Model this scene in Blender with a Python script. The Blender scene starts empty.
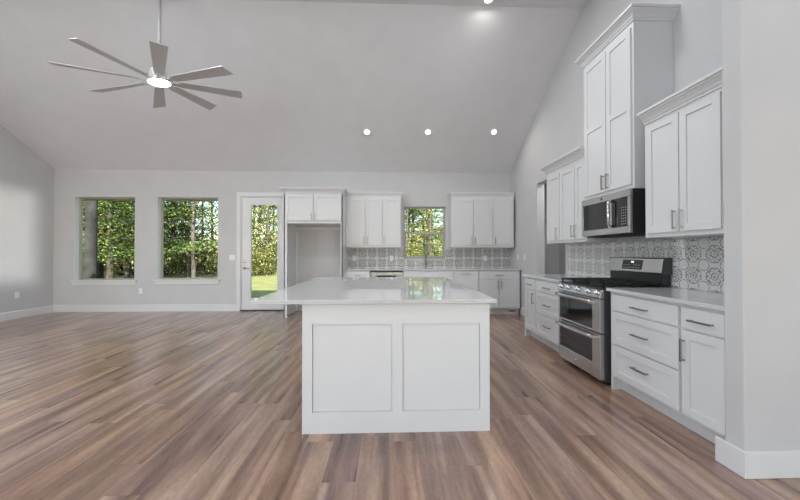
import bpy, bmesh, math, random
from mathutils import Vector, Matrix
random.seed(7)
S = bpy.context.scene
COL = S.collection
PI = math.pi

# ---------------------------------------------------------------- camera, sky, sun, large lights, exposure
cd = bpy.data.cameras.new('camera')
cd.sensor_width = 36.0
cd.lens = 36.0 * 325.0 / 800.0
cd.clip_start = 0.05
cd.clip_end = 300
cam = bpy.data.objects.new('camera', cd)
cam.location = (0, 0, 1.23)
cam.rotation_euler = (math.radians(90.53), 0, math.radians(-1.95))
COL.objects.link(cam)
S.camera = cam

W = bpy.data.worlds.new('sky')
S.world = W
W.use_nodes = True
nt = W.node_tree
bg = nt.nodes['Background']
sky = nt.nodes.new('ShaderNodeTexSky')
sky.sky_type = 'NISHITA'
sky.sun_disc = False
sky.sun_elevation = math.radians(34)
sky.sun_rotation = math.radians(163)
sky.air_density = 1.0
sky.dust_density = 2.0
nt.links.new(sky.outputs['Color'], bg.inputs['Color'])
bg.inputs['Strength'].default_value = 0.48

sun_d = bpy.data.lights.new('sun', 'SUN')
sun_d.energy = 17.0
sun_d.angle = math.radians(0.6)
sun_d.color = (1.0, 0.93, 0.80)
sun = bpy.data.objects.new('sun', sun_d)
sun.rotation_euler = Vector((-0.30, 1.0, -0.66)).to_track_quat('-Z', 'Y').to_euler()
COL.objects.link(sun)

def window_fill(name, x, z, w, h, power, col=(0.86, 0.93, 1.0), rot=None, loc=None):
    d = bpy.data.lights.new(name, 'AREA')
    d.shape = 'RECTANGLE'
    d.size = w
    d.size_y = h
    d.energy = power
    d.color = col
    o = bpy.data.objects.new(name, d)
    o.location = loc or (x, -6.44, z)
    o.rotation_euler = rot or (math.radians(90), 0, 0)
    COL.objects.link(o)
    return o
# added fill lamps standing at the windows put into the wall behind the camera
window_fill('front_fill', -4.6, 2.6, 3.1, 3.1, 82)
window_fill('front_fill', -0.6, 2.6, 3.1, 3.1, 14)
window_fill('front_fill', 2.9, 2.6, 2.3, 3.1, 158)
# more added fill lamps, at windows put into the unseen left wall
for wy, wp in ((-3.2, 165), (1.1, 29), (3.7, 9)):
    window_fill('left_fill', 0, 0, 1.7, 1.9, wp, rot=(math.radians(90), 0, math.radians(-90)), loc=(-6.95, wy, 2.3 if wy < 0 else 1.55))

def ceiling_fill(x, y, power, size=0.5):
    d = bpy.data.lights.new('ceiling_fill', 'AREA')
    d.shape = 'DISK'
    d.size = size
    d.energy = power
    d.color = (0.90, 0.955, 1.0)
    o = bpy.data.objects.new('ceiling_fill', d)
    o.location = (x, y, 4.56)
    COL.objects.link(o)
# added lamp throwing a bright patch on the left wall through a side opening
low_d = bpy.data.lights.new('patch_lamp', 'AREA')
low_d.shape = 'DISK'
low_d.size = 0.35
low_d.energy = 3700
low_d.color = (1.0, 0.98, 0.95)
low = bpy.data.objects.new('patch_lamp', low_d)
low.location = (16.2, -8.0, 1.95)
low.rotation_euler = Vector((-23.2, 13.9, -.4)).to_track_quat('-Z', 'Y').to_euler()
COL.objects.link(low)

# added unseen fill lamps under the ceiling, without fixtures, above the frame
for lx in (-5.4, -3.2, -1.0, 1.0):
    ceiling_fill(lx, 3.0, 34 if lx < -2 else 23)
for lx in (-5.0, -1.2, 2.6):
    ceiling_fill(lx, 0.2, 22)

S.view_settings.view_transform = 'Standard'
S.view_settings.look = 'None'
S.view_settings.exposure = 0.0
S.view_settings.gamma = 1.0
S.view_settings.use_curve_mapping = False
S.cycles.use_denoising = True
S.cycles.max_bounces = 10
S.cycles.diffuse_bounces = 6
S.cycles.transparent_max_bounces = 24
S.cycles.sample_clamp_indirect = 6.0

# ---------------------------------------------------------------- materials
class NT:
    def __init__(s, m):
        s.m = m
        s.t = m.node_tree
        s.b = s.t.nodes['Principled BSDF']
    def n(s, kind, **kw):
        x = s.t.nodes.new(kind)
        for k, v in kw.items():
            setattr(x, k, v)
        return x
    def put(s, sock, v):
        if hasattr(v, 'is_output'):
            s.t.links.new(v, sock)
        else:
            sock.default_value = v
    def m_(s, op, a, b=0.0, c=0.0):
        x = s.n('ShaderNodeMath', operation=op)
        for i, v in enumerate((a, b, c)):
            s.put(x.inputs[i], v)
        return x.outputs[0]
    def coord(s, kind='Object'):
        return s.n('ShaderNodeTexCoord').outputs[kind]
    def mapped(s, v, scale=(1, 1, 1), loc=(0, 0, 0)):
        x = s.n('ShaderNodeMapping')
        s.put(x.inputs['Vector'], v)
        x.inputs['Scale'].default_value = scale
        x.inputs['Location'].default_value = loc
        return x.outputs[0]
    def noise(s, v, scale=5, detail=4, rough=0.5, dist=0.0):
        x = s.n('ShaderNodeTexNoise')
        s.put(x.inputs['Vector'], v)
        x.inputs['Scale'].default_value = scale
        x.inputs['Detail'].default_value = detail
        x.inputs['Roughness'].default_value = rough
        x.inputs['Distortion'].default_value = dist
        return x.outputs['Fac']
    def ramp(s, f, stops):
        x = s.n('ShaderNodeValToRGB')
        s.put(x.inputs[0], f)
        e = x.color_ramp.elements
        while len(e) < len(stops):
            e.new(0.5)
        for q, (p, c) in zip(e, stops):
            q.position = p
            q.color = (c[0], c[1], c[2], 1)
        return x.outputs[0]
    def mix(s, f, a, b, mode='MIX'):
        x = s.n('ShaderNodeMix', data_type='RGBA', blend_type=mode)
        s.put(x.inputs['Factor'], f)
        for k, v in ((6, a), (7, b)):
            if isinstance(v, tuple):
                v = (v[0], v[1], v[2], 1)
            s.put(x.inputs[k], v)
        return x.outputs[2]
    def bump(s, h, strength=0.1, dist=0.01):
        x = s.n('ShaderNodeBump')
        s.put(x.inputs['Height'], h)
        x.inputs['Strength'].default_value = strength
        x.inputs['Distance'].default_value = dist
        s.t.links.new(x.outputs[0], s.b.inputs['Normal'])

def mat(name, col=(.8, .8, .8), rough=0.5, metal=0.0, spec=0.5, emit=None, es=0.0):
    m = bpy.data.materials.new(name)
    m.use_nodes = True
    k = NT(m)
    k.b.inputs['Base Color'].default_value = (col[0], col[1], col[2], 1)
    k.b.inputs['Roughness'].default_value = rough
    k.b.inputs['Metallic'].default_value = metal
    k.b.inputs['Specular IOR Level'].default_value = spec
    if emit:
        k.b.inputs['Emission Color'].default_value = (emit[0], emit[1], emit[2], 1)
        k.b.inputs['Emission Strength'].default_value = es
    return m, k

def painted(name, col, rough, bump_scale=0, bump_s=0.05, var=0.02):
    m, k = mat(name, col, rough)
    c = k.coord()
    f = k.noise(c, 3.0, 3)
    lo = tuple(x * (1 - var) for x in col)
    hi = tuple(min(1, x * (1 + var)) for x in col)
    k.put(k.b.inputs['Base Color'], k.ramp(f, [(0.3, lo), (0.7, hi)]))
    if bump_scale:
        k.bump(k.noise(c, bump_scale, 3), bump_s, 0.004)
    return m

M = {}
M['wall'] = painted('wall_paint', (0.572, 0.574, 0.578), 0.75, 70, 0.12)
M['ceiling'] = painted('ceiling_paint', (0.76, 0.765, 0.77), 0.85, 60, 0.12)
M['trim'] = painted('trim_paint', (0.71, 0.715, 0.72), 0.38)
M['cab'] = painted('cabinet_paint', (0.695, 0.705, 0.715), 0.36, var=0.008)
M['alcove'] = painted('alcove_paint', (0.62, 0.62, 0.62), 0.7)
M['plate'] = mat('white_plastic', (0.82, 0.82, 0.80), 0.35)[0]
M['frame'] = painted('almond_vinyl', (0.40, 0.385, 0.33), 0.45)
M['nickel'] = mat('brushed_nickel', (0.34, 0.335, 0.325), 0.30, 1.0)[0]
M['chrome'] = mat('chrome', (0.75, 0.75, 0.75), 0.12, 1.0)[0]
M['satin'] = mat('satin_nickel', (0.58, 0.57, 0.55), 0.34, 1.0)[0]
M['black'] = mat('black_enamel', (0.025, 0.025, 0.027), 0.35)[0]
M['iron'] = mat('cast_iron', (0.02, 0.02, 0.021), 0.6)[0]
M['sidegrey'] = mat('dark_grey_enamel', (0.06, 0.06, 0.063), 0.4)[0]
M['ovenglass'] = mat('oven_glass', (0.012, 0.012, 0.013), 0.06, 0, 0.6)[0]
M['keypad'] = mat('keypad_legend', (0.35, 0.35, 0.36), 0.5)[0]
M['clock'] = mat('clock_digits', (0.6, 0.7, 0.7), 0.4, emit=(0.8, 0.95, 1.0), es=1.2)[0]
M['fan'] = mat('silver_fan_paint', (0.56, 0.555, 0.55), 0.40, 0.2)[0]
M['rod'] = mat('grey_rod_paint', (0.42, 0.42, 0.40), 0.6)[0]
M['lens'] = mat('lit_diffuser', (1, 1, 1), 0.4, emit=(1.0, 0.97, 0.92), es=9.0)[0]
M['canlens'] = mat('lit_can_lens', (1, 1, 1), 0.4, emit=(1.0, 0.97, 0.93), es=14.0)[0]
M['soffit'] = mat('tan_soffit', (0.62, 0.52, 0.36), 0.7)[0]
M['roof'] = mat('shingle_roof', (0.16, 0.15, 0.14), 0.9)[0]
M['concrete'] = painted('patio_concrete', (0.36, 0.35, 0.33), 0.9, 40, 0.2, 0.08)
M['bronze'] = mat('dark_bronze', (0.05, 0.04, 0.033), 0.45, 0.3)[0]

def steel():
    m, k = mat('stainless_steel', (0.55, 0.55, 0.55), 0.30, 1.0)
    c = k.mapped(k.coord(), (1.5, 1.5, 160))
    f = k.noise(c, 3.0, 2)
    k.put(k.b.inputs['Roughness'], k.m_('ADD', k.m_('MULTIPLY', f, 0.05), 0.22))
    k.put(k.b.inputs['Base Color'], k.ramp(f, [(0.3, (0.54, 0.54, 0.54)), (0.7, (0.60, 0.60, 0.60))]))
    return m
M['steel'] = steel()

def quartz():
    m, k = mat('white_quartz', (0.6, 0.6, 0.6), 0.04, 0, 0.8)
    c = k.coord()
    w = k.noise(c, 2.2, 6, 0.6, 1.4)
    v = k.m_('ABSOLUTE', k.m_('SUBTRACT', w, 0.5))
    k.put(k.b.inputs['Base Color'], k.ramp(v, [(0.0, (0.575, 0.575, 0.572)), (0.018, (0.595, 0.60, 0.60)), (1, (0.61, 0.615, 0.615))]))
    return m
M['quartz'] = quartz()

def floor_mat():
    m, k = mat('plank_floor', (0.2, 0.14, 0.1), 0.35)
    sep = k.n('ShaderNodeSeparateXYZ')
    k.put(sep.inputs[0], k.coord())
    X, Y = sep.outputs[0], sep.outputs[1]
    pw, pl = 0.18, 1.22
    u = k.m_('DIVIDE', X, pw)
    row = k.m_('FLOOR', u)
    wn = k.n('ShaderNodeTexWhiteNoise', noise_dimensions='1D')
    k.put(wn.inputs['W'], row)
    off = wn.outputs['Value']
    v = k.m_('ADD', k.m_('DIVIDE', Y, pl), k.m_('MULTIPLY', off, 7.3))
    colm = k.m_('FLOOR', v)
    cmb = k.n('ShaderNodeCombineXYZ')
    k.put(cmb.inputs[0], row)
    k.put(cmb.inputs[1], colm)
    wn2 = k.n('ShaderNodeTexWhiteNoise', noise_dimensions='3D')
    k.put(wn2.inputs['Vector'], cmb.outputs[0])
    r = wn2.outputs['Value']
    # grain: stretched along the plank and shifted from board to board
    g = k.n('ShaderNodeCombineXYZ')
    k.put(g.inputs[0], k.m_('ADD', k.m_('MULTIPLY', X, 1.0), k.m_('MULTIPLY', r, 13.0)))
    k.put(g.inputs[1], k.m_('ADD', k.m_('MULTIPLY', Y, 0.07), k.m_('MULTIPLY', r, 31.0)))
    broad = k.noise(g.outputs[0], 9.5, 2, 0.5, 0.35)
    g2 = k.mapped(g.outputs[0], (1, 1.1, 1))
    fine = k.noise(g2, 55.0, 5, 0.65, 0.4)
    g3 = k.mapped(g.outputs[0], (1, 4.0, 1), (3, 7, 0))
    blot = k.noise(g3, 7.0, 3, 0.55, 0.8)
    t = k.m_('ADD', k.m_('MULTIPLY', broad, 0.72), k.m_('MULTIPLY', fine, 0.12))
    t = k.m_('ADD', t, k.m_('MULTIPLY', blot, 0.16))
    t = k.m_('ADD', t, k.m_('MULTIPLY', k.m_('SUBTRACT', r, 0.5), 0.03))
    base = k.ramp(t, [(0.35, (0.142, 0.080, 0.057)), (0.46, (0.242, 0.146, 0.104)), (0.55, (0.370, 0.240, 0.168)), (0.67, (0.505, 0.362, 0.257))])
    purple = k.ramp(blot, [(0.50, (1, 1, 1)), (0.68, (0.80, 0.74, 0.86))])
    base = k.mix(1.0, base, purple, 'MULTIPLY')
    tint = k.ramp(wn2.outputs['Color'], [(0.0, (0.96, 0.98, 1.10)), (0.5, (1, 1, 1)), (1.0, (1.08, 0.99, 0.90))])
    base = k.mix(1.0, base, tint, 'MULTIPLY')
    mott = k.noise(k.mapped(k.coord(), (70, 22, 1)), 1.0, 3, 0.6)
    base = k.mix(1.0, base, k.ramp(mott, [(0.30, (0.86, 0.85, 0.85)), (0.70, (1.12, 1.12, 1.12))]), 'MULTIPLY')
    # scattered knots
    vor = k.n('ShaderNodeTexVoronoi')
    k.put(vor.inputs['Vector'], k.mapped(k.coord(), (1.3, 0.9, 1)))
    vor.inputs['Scale'].default_value = 1.0
    kn = k.ramp(vor.outputs['Distance'], [(0.012, (0.25, 0.22, 0.2)), (0.035, (1, 1, 1))])
    base = k.mix(1.0, base, kn, 'MULTIPLY')
    fu = k.m_('ABSOLUTE', k.m_('SUBTRACT', k.m_('FRACT', u), 0.5))
    fv = k.m_('ABSOLUTE', k.m_('SUBTRACT', k.m_('FRACT', v), 0.5))
    seam = k.m_('MAXIMUM', k.m_('MULTIPLY', k.m_('GREATER_THAN', fu, 0.492), .4), k.m_('GREATER_THAN', fv, 0.4988))
    base = k.mix(k.m_('MULTIPLY', seam, 0.25), base, (0.045, 0.03, 0.022))
    k.put(k.b.inputs['Base Color'], base)
    k.put(k.b.inputs['Roughness'], k.m_('ADD', k.m_('MULTIPLY', broad, 0.10), 0.24))
    k.b.inputs['Specular IOR Level'].default_value = 0.4
    k.b.inputs['Coat Weight'].default_value = 0.6
    k.b.inputs['Coat Roughness'].default_value = 0.27
    k.b.inputs['Coat IOR'].default_value = 1.7
    k.bump(k.m_('MULTIPLY', fine, 0.5), 0.06, 0.002)
    return m
M['floor'] = floor_mat()

def tile_mat(p, ox, oz, tk=1.0, ink=(0.20, 0.195, 0.195)):
    m, k = mat('patterned_tile', (0.7, 0.7, 0.7), 0.42)
    sep = k.n('ShaderNodeSeparateXYZ')
    k.put(sep.inputs[0], k.coord())
    def cell(x, o):
        return k.m_('SUBTRACT', k.m_('FRACT', k.m_('DIVIDE', k.m_('ADD', x, o), p)), 0.5)
    u = k.m_('ABSOLUTE', cell(sep.outputs[0], ox))
    v = k.m_('ABSOLUTE', cell(sep.outputs[2], oz))
    r = k.m_('SQRT', k.m_('ADD', k.m_('MULTIPLY', u, u), k.m_('MULTIPLY', v, v)))
    octa = k.m_('MAXIMUM', k.m_('MAXIMUM', u, v), k.m_('MULTIPLY', k.m_('ADD', u, v), 0.74))
    cu = k.m_('SUBTRACT', 0.5, u)
    cv = k.m_('SUBTRACT', 0.5, v)
    rc = k.m_('SQRT', k.m_('ADD', k.m_('MULTIPLY', cu, cu), k.m_('MULTIPLY', cv, cv)))
    th = k.m_('ARCTAN2', v, u)
    def band(x, c, w):
        return k.m_('LESS_THAN', k.m_('ABSOLUTE', k.m_('SUBTRACT', x, c)), w * tk)
    lines = band(octa, 0.375, 0.026)
    lines = k.m_('MAXIMUM', lines, band(rc, 0.255, 0.020))
    inside = k.m_('LESS_THAN', octa, 0.35)
    pet = k.m_('MULTIPLY', k.m_('ABSOLUTE', k.m_('COSINE', k.m_('MULTIPLY', th, 4.0))), 0.33)
    flower = band(r, pet, 0.030)
    flower = k.m_('MAXIMUM', flower, band(r, 0.15, 0.022))
    leaf = k.m_('MULTIPLY', k.m_('ABSOLUTE', k.m_('SINE', k.m_('MULTIPLY', th, 2.0))), 0.34)
    flower = k.m_('MAXIMUM', flower, band(r, leaf, 0.024))
    flower = k.m_('MAXIMUM', flower, k.m_('LESS_THAN', r, 0.05))
    lines = k.m_('MAXIMUM', lines, k.m_('MULTIPLY', inside, flower))
    wear = k.noise(k.coord(), 46.0, 3)
    lines = k.m_('MULTIPLY', lines, k.ramp(wear, [(0.36, (0.35,) * 3), (0.55, (1, 1, 1))]))
    base = k.mix(lines, (0.66, 0.655, 0.645), ink)
    grout = k.m_('GREATER_THAN', k.m_('MAXIMUM', u, v), 0.493)
    base = k.mix(k.m_('MULTIPLY', grout, 0.6), base, (0.55, 0.545, 0.54))
    k.put(k.b.inputs['Base Color'], base)
    return m
M['tile'] = tile_mat(0.209, 0.2045, 0.1365, 1.3, (0.10, 0.10, 0.10))
M['tile_side'] = tile_mat(0.185, 0.138, 0.166)

def glass_mat():
    m = bpy.data.materials.new('window_glass')
    m.use_nodes = True
    t = m.node_tree
    t.nodes.clear()
    o = t.nodes.new('ShaderNodeOutputMaterial')
    tr = t.nodes.new('ShaderNodeBsdfTransparent')
    tr.inputs[0].default_value = (0.95, 0.97, 0.96, 1)
    gl = t.nodes.new('ShaderNodeBsdfGlossy')
    gl.inputs['Roughness'].default_value = 0.02
    fr = t.nodes.new('ShaderNodeFresnel')
    fr.inputs[0].default_value = 1.06
    mx = t.nodes.new('ShaderNodeMixShader')
    t.links.new(fr.outputs[0], mx.inputs[0])
    t.links.new(tr.outputs[0], mx.inputs[1])
    t.links.new(gl.outputs[0], mx.inputs[2])
    t.links.new(mx.outputs[0], o.inputs[0])
    return m
M['glass'] = glass_mat()

def leaf_mat(name, dark, mid, light):
    m = bpy.data.materials.new(name)
    m.use_nodes = True
    k = NT(m)
    g = k.n('ShaderNodeNewGeometry')
    rnd = g.outputs['Random Per Island']
    col = k.ramp(rnd, [(0.0, dark), (0.5, mid), (1.0, light)])
    t = m.node_tree
    df = k.n('ShaderNodeBsdfDiffuse')
    tl = k.n('ShaderNodeBsdfTranslucent')
    mx = k.n('ShaderNodeMixShader')
    t.links.new(col, df.inputs[0])
    t.links.new(col, tl.inputs[0])
    mx.inputs[0].default_value = 0.35
    t.links.new(df.outputs[0], mx.inputs[1])
    t.links.new(tl.outputs[0], mx.inputs[2])
    t.links.new(mx.outputs[0], t.nodes['Material Output'].inputs[0])
    return m
M['pine'] = leaf_mat('pine_needles', (0.018, 0.045, 0.018), (0.08, 0.135, 0.04), (0.30, 0.37, 0.11))
M['broad'] = leaf_mat('broad_leaves', (0.035, 0.05, 0.018), (0.17, 0.20, 0.06), (0.60, 0.58, 0.24))
M['shrub'] = leaf_mat('shrub_leaves', (0.035, 0.05, 0.02), (0.16, 0.18, 0.06), (0.48, 0.46, 0.20))
M['bark'] = painted('bark', (0.022, 0.021, 0.022), 0.95, 14, 1.0, 0.7)
M['bark_grey'] = painted('grey_bark', (0.075, 0.068, 0.06), 0.95, 18, 0.8, 0.3)

def grass_mat():
    m, k = mat('lawn_grass', (0.2, 0.25, 0.06), 0.95)
    c = k.coord()
    f = k.noise(c, 1.6, 6, 0.7)
    k.put(k.b.inputs['Base Color'], k.ramp(f, [(0.3, (0.13, 0.155, 0.05)), (0.55, (0.22, 0.235, 0.085)), (0.75, (0.30, 0.285, 0.13))]))
    k.bump(k.noise(c, 30, 4), 0.6, 0.05)
    return m
M['grass'] = grass_mat()

# ---------------------------------------------------------------- mesh helpers
class MB:
    def __init__(s):
        s.v, s.f, s.sm = [], [], []
    def add(s, vs, fs, smooth=False):
        b = len(s.v)
        s.v += [tuple(p) for p in vs]
        s.f += [tuple(i + b for i in q) for q in fs]
        s.sm += [smooth] * len(fs)
        return s
    def box(s, a, b):
        x0, x1 = sorted((a[0], b[0]))
        y0, y1 = sorted((a[1], b[1]))
        z0, z1 = sorted((a[2], b[2]))
        return s.add([(x0, y0, z0), (x1, y0, z0), (x1, y1, z0), (x0, y1, z0), (x0, y0, z1), (x1, y0, z1), (x1, y1, z1), (x0, y1, z1)],
                     [(3, 2, 1, 0), (4, 5, 6, 7), (0, 1, 5, 4), (1, 2, 6, 5), (2, 3, 7, 6), (3, 0, 4, 7)])
    def prism(s, poly, axis, a, b):
        """polygon of 2-tuples extruded along an axis ('x','y','z')"""
        n = len(poly)
        def P(q, t):
            return {'x': (t, q[0], q[1]), 'y': (q[0], t, q[1]), 'z': (q[0], q[1], t)}[axis]
        vs = [P(q, a) for q in poly] + [P(q, b) for q in poly]
        fs = [tuple(range(n))[::-1], tuple(range(n, 2 * n))] + [(i, (i + 1) % n, n + (i + 1) % n, n + i) for i in range(n)]
        return s.add(vs, fs)
    def tube(s, pts, rad, n=10, cap=True):
        pts = [Vector(p) for p in pts]
        rs = rad if isinstance(rad, (list, tuple)) else [rad] * len(pts)
        vs = []
        up = None
        for i, p in enumerate(pts):
            d = (pts[min(i + 1, len(pts) - 1)] - pts[max(i - 1, 0)]).normalized()
            if up is None:
                up = Vector((0, 0, 1)) if abs(d.z) < 0.9 else Vector((1, 0, 0))
            a = d.cross(up).normalized()
            up = a.cross(d).normalized()
            for j in range(n):
                t = 2 * PI * j / n
                vs.append(p + (a * math.cos(t) + up * math.sin(t)) * rs[i])
        m = len(pts)
        fs = [(i * n + j, i * n + (j + 1) % n, (i + 1) * n + (j + 1) % n, (i + 1) * n + j) for i in range(m - 1) for j in range(n)]
        s.add(vs, fs, True)
        if cap:
            b = len(s.v) - n * m
            s.f += [tuple(b + j for j in range(n))[::-1], tuple(b + (m - 1) * n + j for j in range(n))]
            s.sm += [False, False]
        return s
    def lathe(s, prof, mtx=None, n=28, smooth=True):
        """profile of (radius, z) turned about local z, placed by a matrix"""
        mtx = mtx or Matrix()
        vs = [mtx @ Vector((r * math.cos(2 * PI * j / n), r * math.sin(2 * PI * j / n), z)) for r, z in prof for j in range(n)]
        fs = [(i * n + j, i * n + (j + 1) % n, (i + 1) * n + (j + 1) % n, (i + 1) * n + j) for i in range(len(prof) - 1) for j in range(n)]
        b = len(s.v)
        s.add(vs, fs, smooth)
        if prof[0][0] > 0.0005:
            s.f.append(tuple(b + j for j in range(n))[::-1])
            s.sm.append(False)
        if prof[-1][0] > 0.0005:
            s.f.append(tuple(b + (len(prof) - 1) * n + j for j in range(n)))
            s.sm.append(False)
        return s
    def build(s, name, m, parent=None, loc=None, rot=None, bevel=0, seg=2):
        me = bpy.data.meshes.new(name)
        me.from_pydata(s.v, [], s.f)
        me.polygons.foreach_set('use_smooth', s.sm)
        me.materials.append(m)
        bm = bmesh.new()
        bm.from_mesh(me)
        bmesh.ops.recalc_face_normals(bm, faces=bm.faces)
        bm.to_mesh(me)
        bm.free()
        o = bpy.data.objects.new(name, me)
        COL.objects.link(o)
        if parent:
            o.parent = parent
        if loc:
            o.location = loc
        if rot:
            o.rotation_euler = rot
        if bevel:
            b = o.modifiers.new('bevel', 'BEVEL')
            b.width = bevel
            b.segments = seg
            b.limit_method = 'ANGLE'
        return o

def tag(o, label=None, cat=None, group=None, kind=None):
    if label:
        o['label'] = label
    if cat:
        o['category'] = cat
    if group:
        o['group'] = group
    if kind:
        o['kind'] = kind
    return o

def thing(name, label, cat, loc=(0, 0, 0), rz=0.0, group=None):
    o = bpy.data.objects.new(name, None)
    o.empty_display_size = 0.1
    o.location = loc
    o.rotation_euler = (0, 0, rz)
    COL.objects.link(o)
    return tag(o, label, cat, group)

def copy_tree(o, parent=None):
    c = o.copy()
    COL.objects.link(c)
    if parent:
        c.parent = parent
    for ch in list(o.children):
        copy_tree(ch, c)
    return c

def B(a, b, name, m, parent=None, **kw):
    return MB().box(a, b).build(name, m, parent, **kw)

# ---------------------------------------------------------------- the room
XL, XR, YB, HB = -7.0, 2.655, 7.03, 2.98
SL = 0.6
YC, HC = 4.352, 4.587          # where the slope meets the flat ceiling
YF = -6.5                      # wall behind the photographer
XE = 4.6                       # right side of the space behind the end wall
YS0, YS1, XS = 1.727, 1.832, 1.951   # end wall that closes the cabinet run
WT = 0.16

def structure(o, label):
    return tag(o, label, None, None, 'structure')

structure(MB().box((XL - .2, YF - .2, -0.12), (XE + .2, YB + WT, 0)).build('floor', M['floor']), 'brown wood plank floor running towards the back wall')

c = MB()
c.add([(XL - .1, YF, HC), (XE + .1, YF, HC), (XE + .1, YC, HC), (XL - .1, YC, HC), (XE + .1, YB + .02, HB - .012), (XL - .1, YB + .02, HB - .012),
       (XL - .1, YF, HC + .1), (XE + .1, YF, HC + .1), (XE + .1, YC, HC + .1), (XL - .1, YC, HC + .1), (XE + .1, YB + .02, HB + .088), (XL - .1, YB + .02, HB + .088)],
      [(0, 1, 2, 3), (3, 2, 4, 5), (6, 7, 8, 9), (9, 8, 10, 11), (0, 1, 7, 6), (4, 5, 11, 10), (0, 3, 9, 6), (3, 5, 11, 9), (1, 2, 8, 7), (2, 4, 10, 8)])
structure(c.build('ceiling', M['ceiling']), 'light grey vaulted ceiling sloping down to the back wall')

def wall_with_holes(mb, x0, x1, z0, z1, holes, y0, y1):
    """wall in the xz plane, holes = [(x0,x1,z0,z1)] sorted by x"""
    x = x0
    for hx0, hx1, hz0, hz1 in holes:
        mb.box((x, y0, z0), (hx0, y1, z1))
        if hz0 > z0 + .001:
            mb.box((hx0, y0, z0), (hx1, y1, hz0))
        if hz1 < z1 - .001:
            mb.box((hx0, y0, hz1), (hx1, y1, z1))
        x = hx1
    mb.box((x, y0, z0), (x1, y1, z1))
    return mb

W1 = (-6.577, -5.345, 0.655, 2.415)
W2 = (-4.888, -3.625, 0.665, 2.418)
D1 = (-3.150, -2.225, 0.0, 2.435)
W3 = (0.317, 1.227, 1.10, 2.236)
structure(wall_with_holes(MB(), XL - .1, XE, -0.02, HB + .06, [W1, W2, D1, W3], YB, YB + WT).build('wall_back', M['wall']), 'light grey back wall with windows and glazed door')
gable = [(YF, 0), (YB, 0), (YB, HB + .03), (YC, HC + .03), (YF, HC + .03)]
LW = [(-4.1, -2.3, 1.3, 3.3), (0.2, 2.0, .6, 2.5), (2.8, 4.6, .6, 2.5)]  # openings added so the unseen part of the wall lets light in
lw = MB()
lw.prism([(YF, 0), (-4.1, 0), (-4.1, HC + .03), (YF, HC + .03)], 'x', XL - .12, XL)
lw.prism([(-2.3, 0), (0.2, 0), (0.2, HC + .03), (-2.3, HC + .03)], 'x', XL - .12, XL)
lw.prism([(2.0, 0), (2.8, 0), (2.8, HC + .03), (2.0, HC + .03)], 'x', XL - .12, XL)
lw.prism([(4.6, 0), (YB, 0), (YB, HB + .03), (4.6, HB + SL * (YB - 4.6) + .03)], 'x', XL - .12, XL)
for a, b, z0, z1 in LW:
    lw.box((XL - .12, a, 0), (XL, b, z0))
    lw.prism([(a, z1), (b, z1), (b, min(HC, HB + SL * (YB - b)) + .03), (a, HC + .03)], 'x', XL - .12, XL)
structure(lw.build('wall_left', M['wall']), 'light grey left wall under the slope of the ceiling')
# right wall: near part, doorway, far part
DW0, DW1, DWH = 4.805, 5.743, 2.475
r = MB()
r.prism([(YS0, 0), (DW0, 0), (DW0, HC), (YS0, HC)], 'x', XR, XR + .14)
r.prism([(DW0, DWH), (DW1, DWH), (DW1, HB + SL * (YB - DW1) + .03), (DW0, HC)], 'x', XR, XR + .14)
r.prism([(DW1, 0), (YB, 0), (YB, HB + .03), (DW1, HB + SL * (YB - DW1) + .03)], 'x', XR, XR + .14)
structure(r.build('wall_right', M['wall']), 'light grey right wall behind the cabinets with an open doorway')
h = MB()
h.box((3.75, DW0 - .5, 0), (3.85, YB, 2.75))
h.box((XR + .14, DW0 - .6, 0), (3.85, DW0 - .5, 2.75))
h.box((XR + .14, DW0 - .6, 2.75), (3.85, YB, 2.85))
structure(h.build('wall_hall', M['wall']), 'grey wall of the passage beyond the doorway')
structure(MB().box((XS, YS0, 0), (XE, YS1, HC + .02)).build('wall_end', M['wall'], bevel=.006), 'white wall end at the right edge closing the cabinet run')
SWN = (-1.50, -.66, 1.32, 2.18)  # opening added to shape the patch from the lamp outside
sw = MB()
sw.box((XE, YF, 0), (XE + .12, SWN[0], HC + .02)).box((XE, SWN[1], 0), (XE + .12, YS1, HC + .02))
sw.box((XE, SWN[0], 0), (XE + .12, SWN[1], SWN[2])).box((XE, SWN[0], SWN[3]), (XE + .12, SWN[1], HC + .02))
structure(sw.build('wall_side', M['wall']), 'wall beyond the right edge of the picture')
FW = [(-6.2, -3.0, .9, 4.3), (-2.2, 1.0, .9, 4.3), (1.7, 4.1, .9, 4.3)]  # added openings, made tall to light the upper cabinets
structure(wall_with_holes(MB(), XL - .1, XE + .1, 0, HC + .02, FW, YF - .16, YF).build('wall_front', M['wall']), 'wall with tall windows added for light behind the photographer')

# baseboards
bh, bt = 0.145, 0.016
def base_prof(mb, axis, a, b, at, sgn):
    p = [(at, 0), (at + sgn * bt, 0), (at + sgn * bt, bh - .008), (at + sgn * (bt - .006), bh), (at, bh)]
    return mb.prism(p, axis, a, b)
structure(base_prof(MB(), 'y', YF, YB, XL, 1).build('baseboard_left', M['trim']), 'white baseboard along the left wall')
structure(base_prof(MB(), 'x', XL, -3.236, YB, -1).build('baseboard_back', M['trim']), 'white baseboard under the two large windows')
m_ = MB()
base_prof(m_, 'y', DW1, YB - .62, XR, -1)
structure(m_.build('baseboard_right', M['trim']), 'white baseboard on the right wall beside the doorway')
m_ = MB()
m_.box((XS - bt, YS0 - bt, 0), (XS, YS1 + .045, bh))
m_.box((XS, YS0 - bt, 0), (XE, YS0, bh))
structure(m_.build('baseboard_end', M['trim'], bevel=.004), 'white baseboard wrapping the wall end at the right edge')

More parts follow.
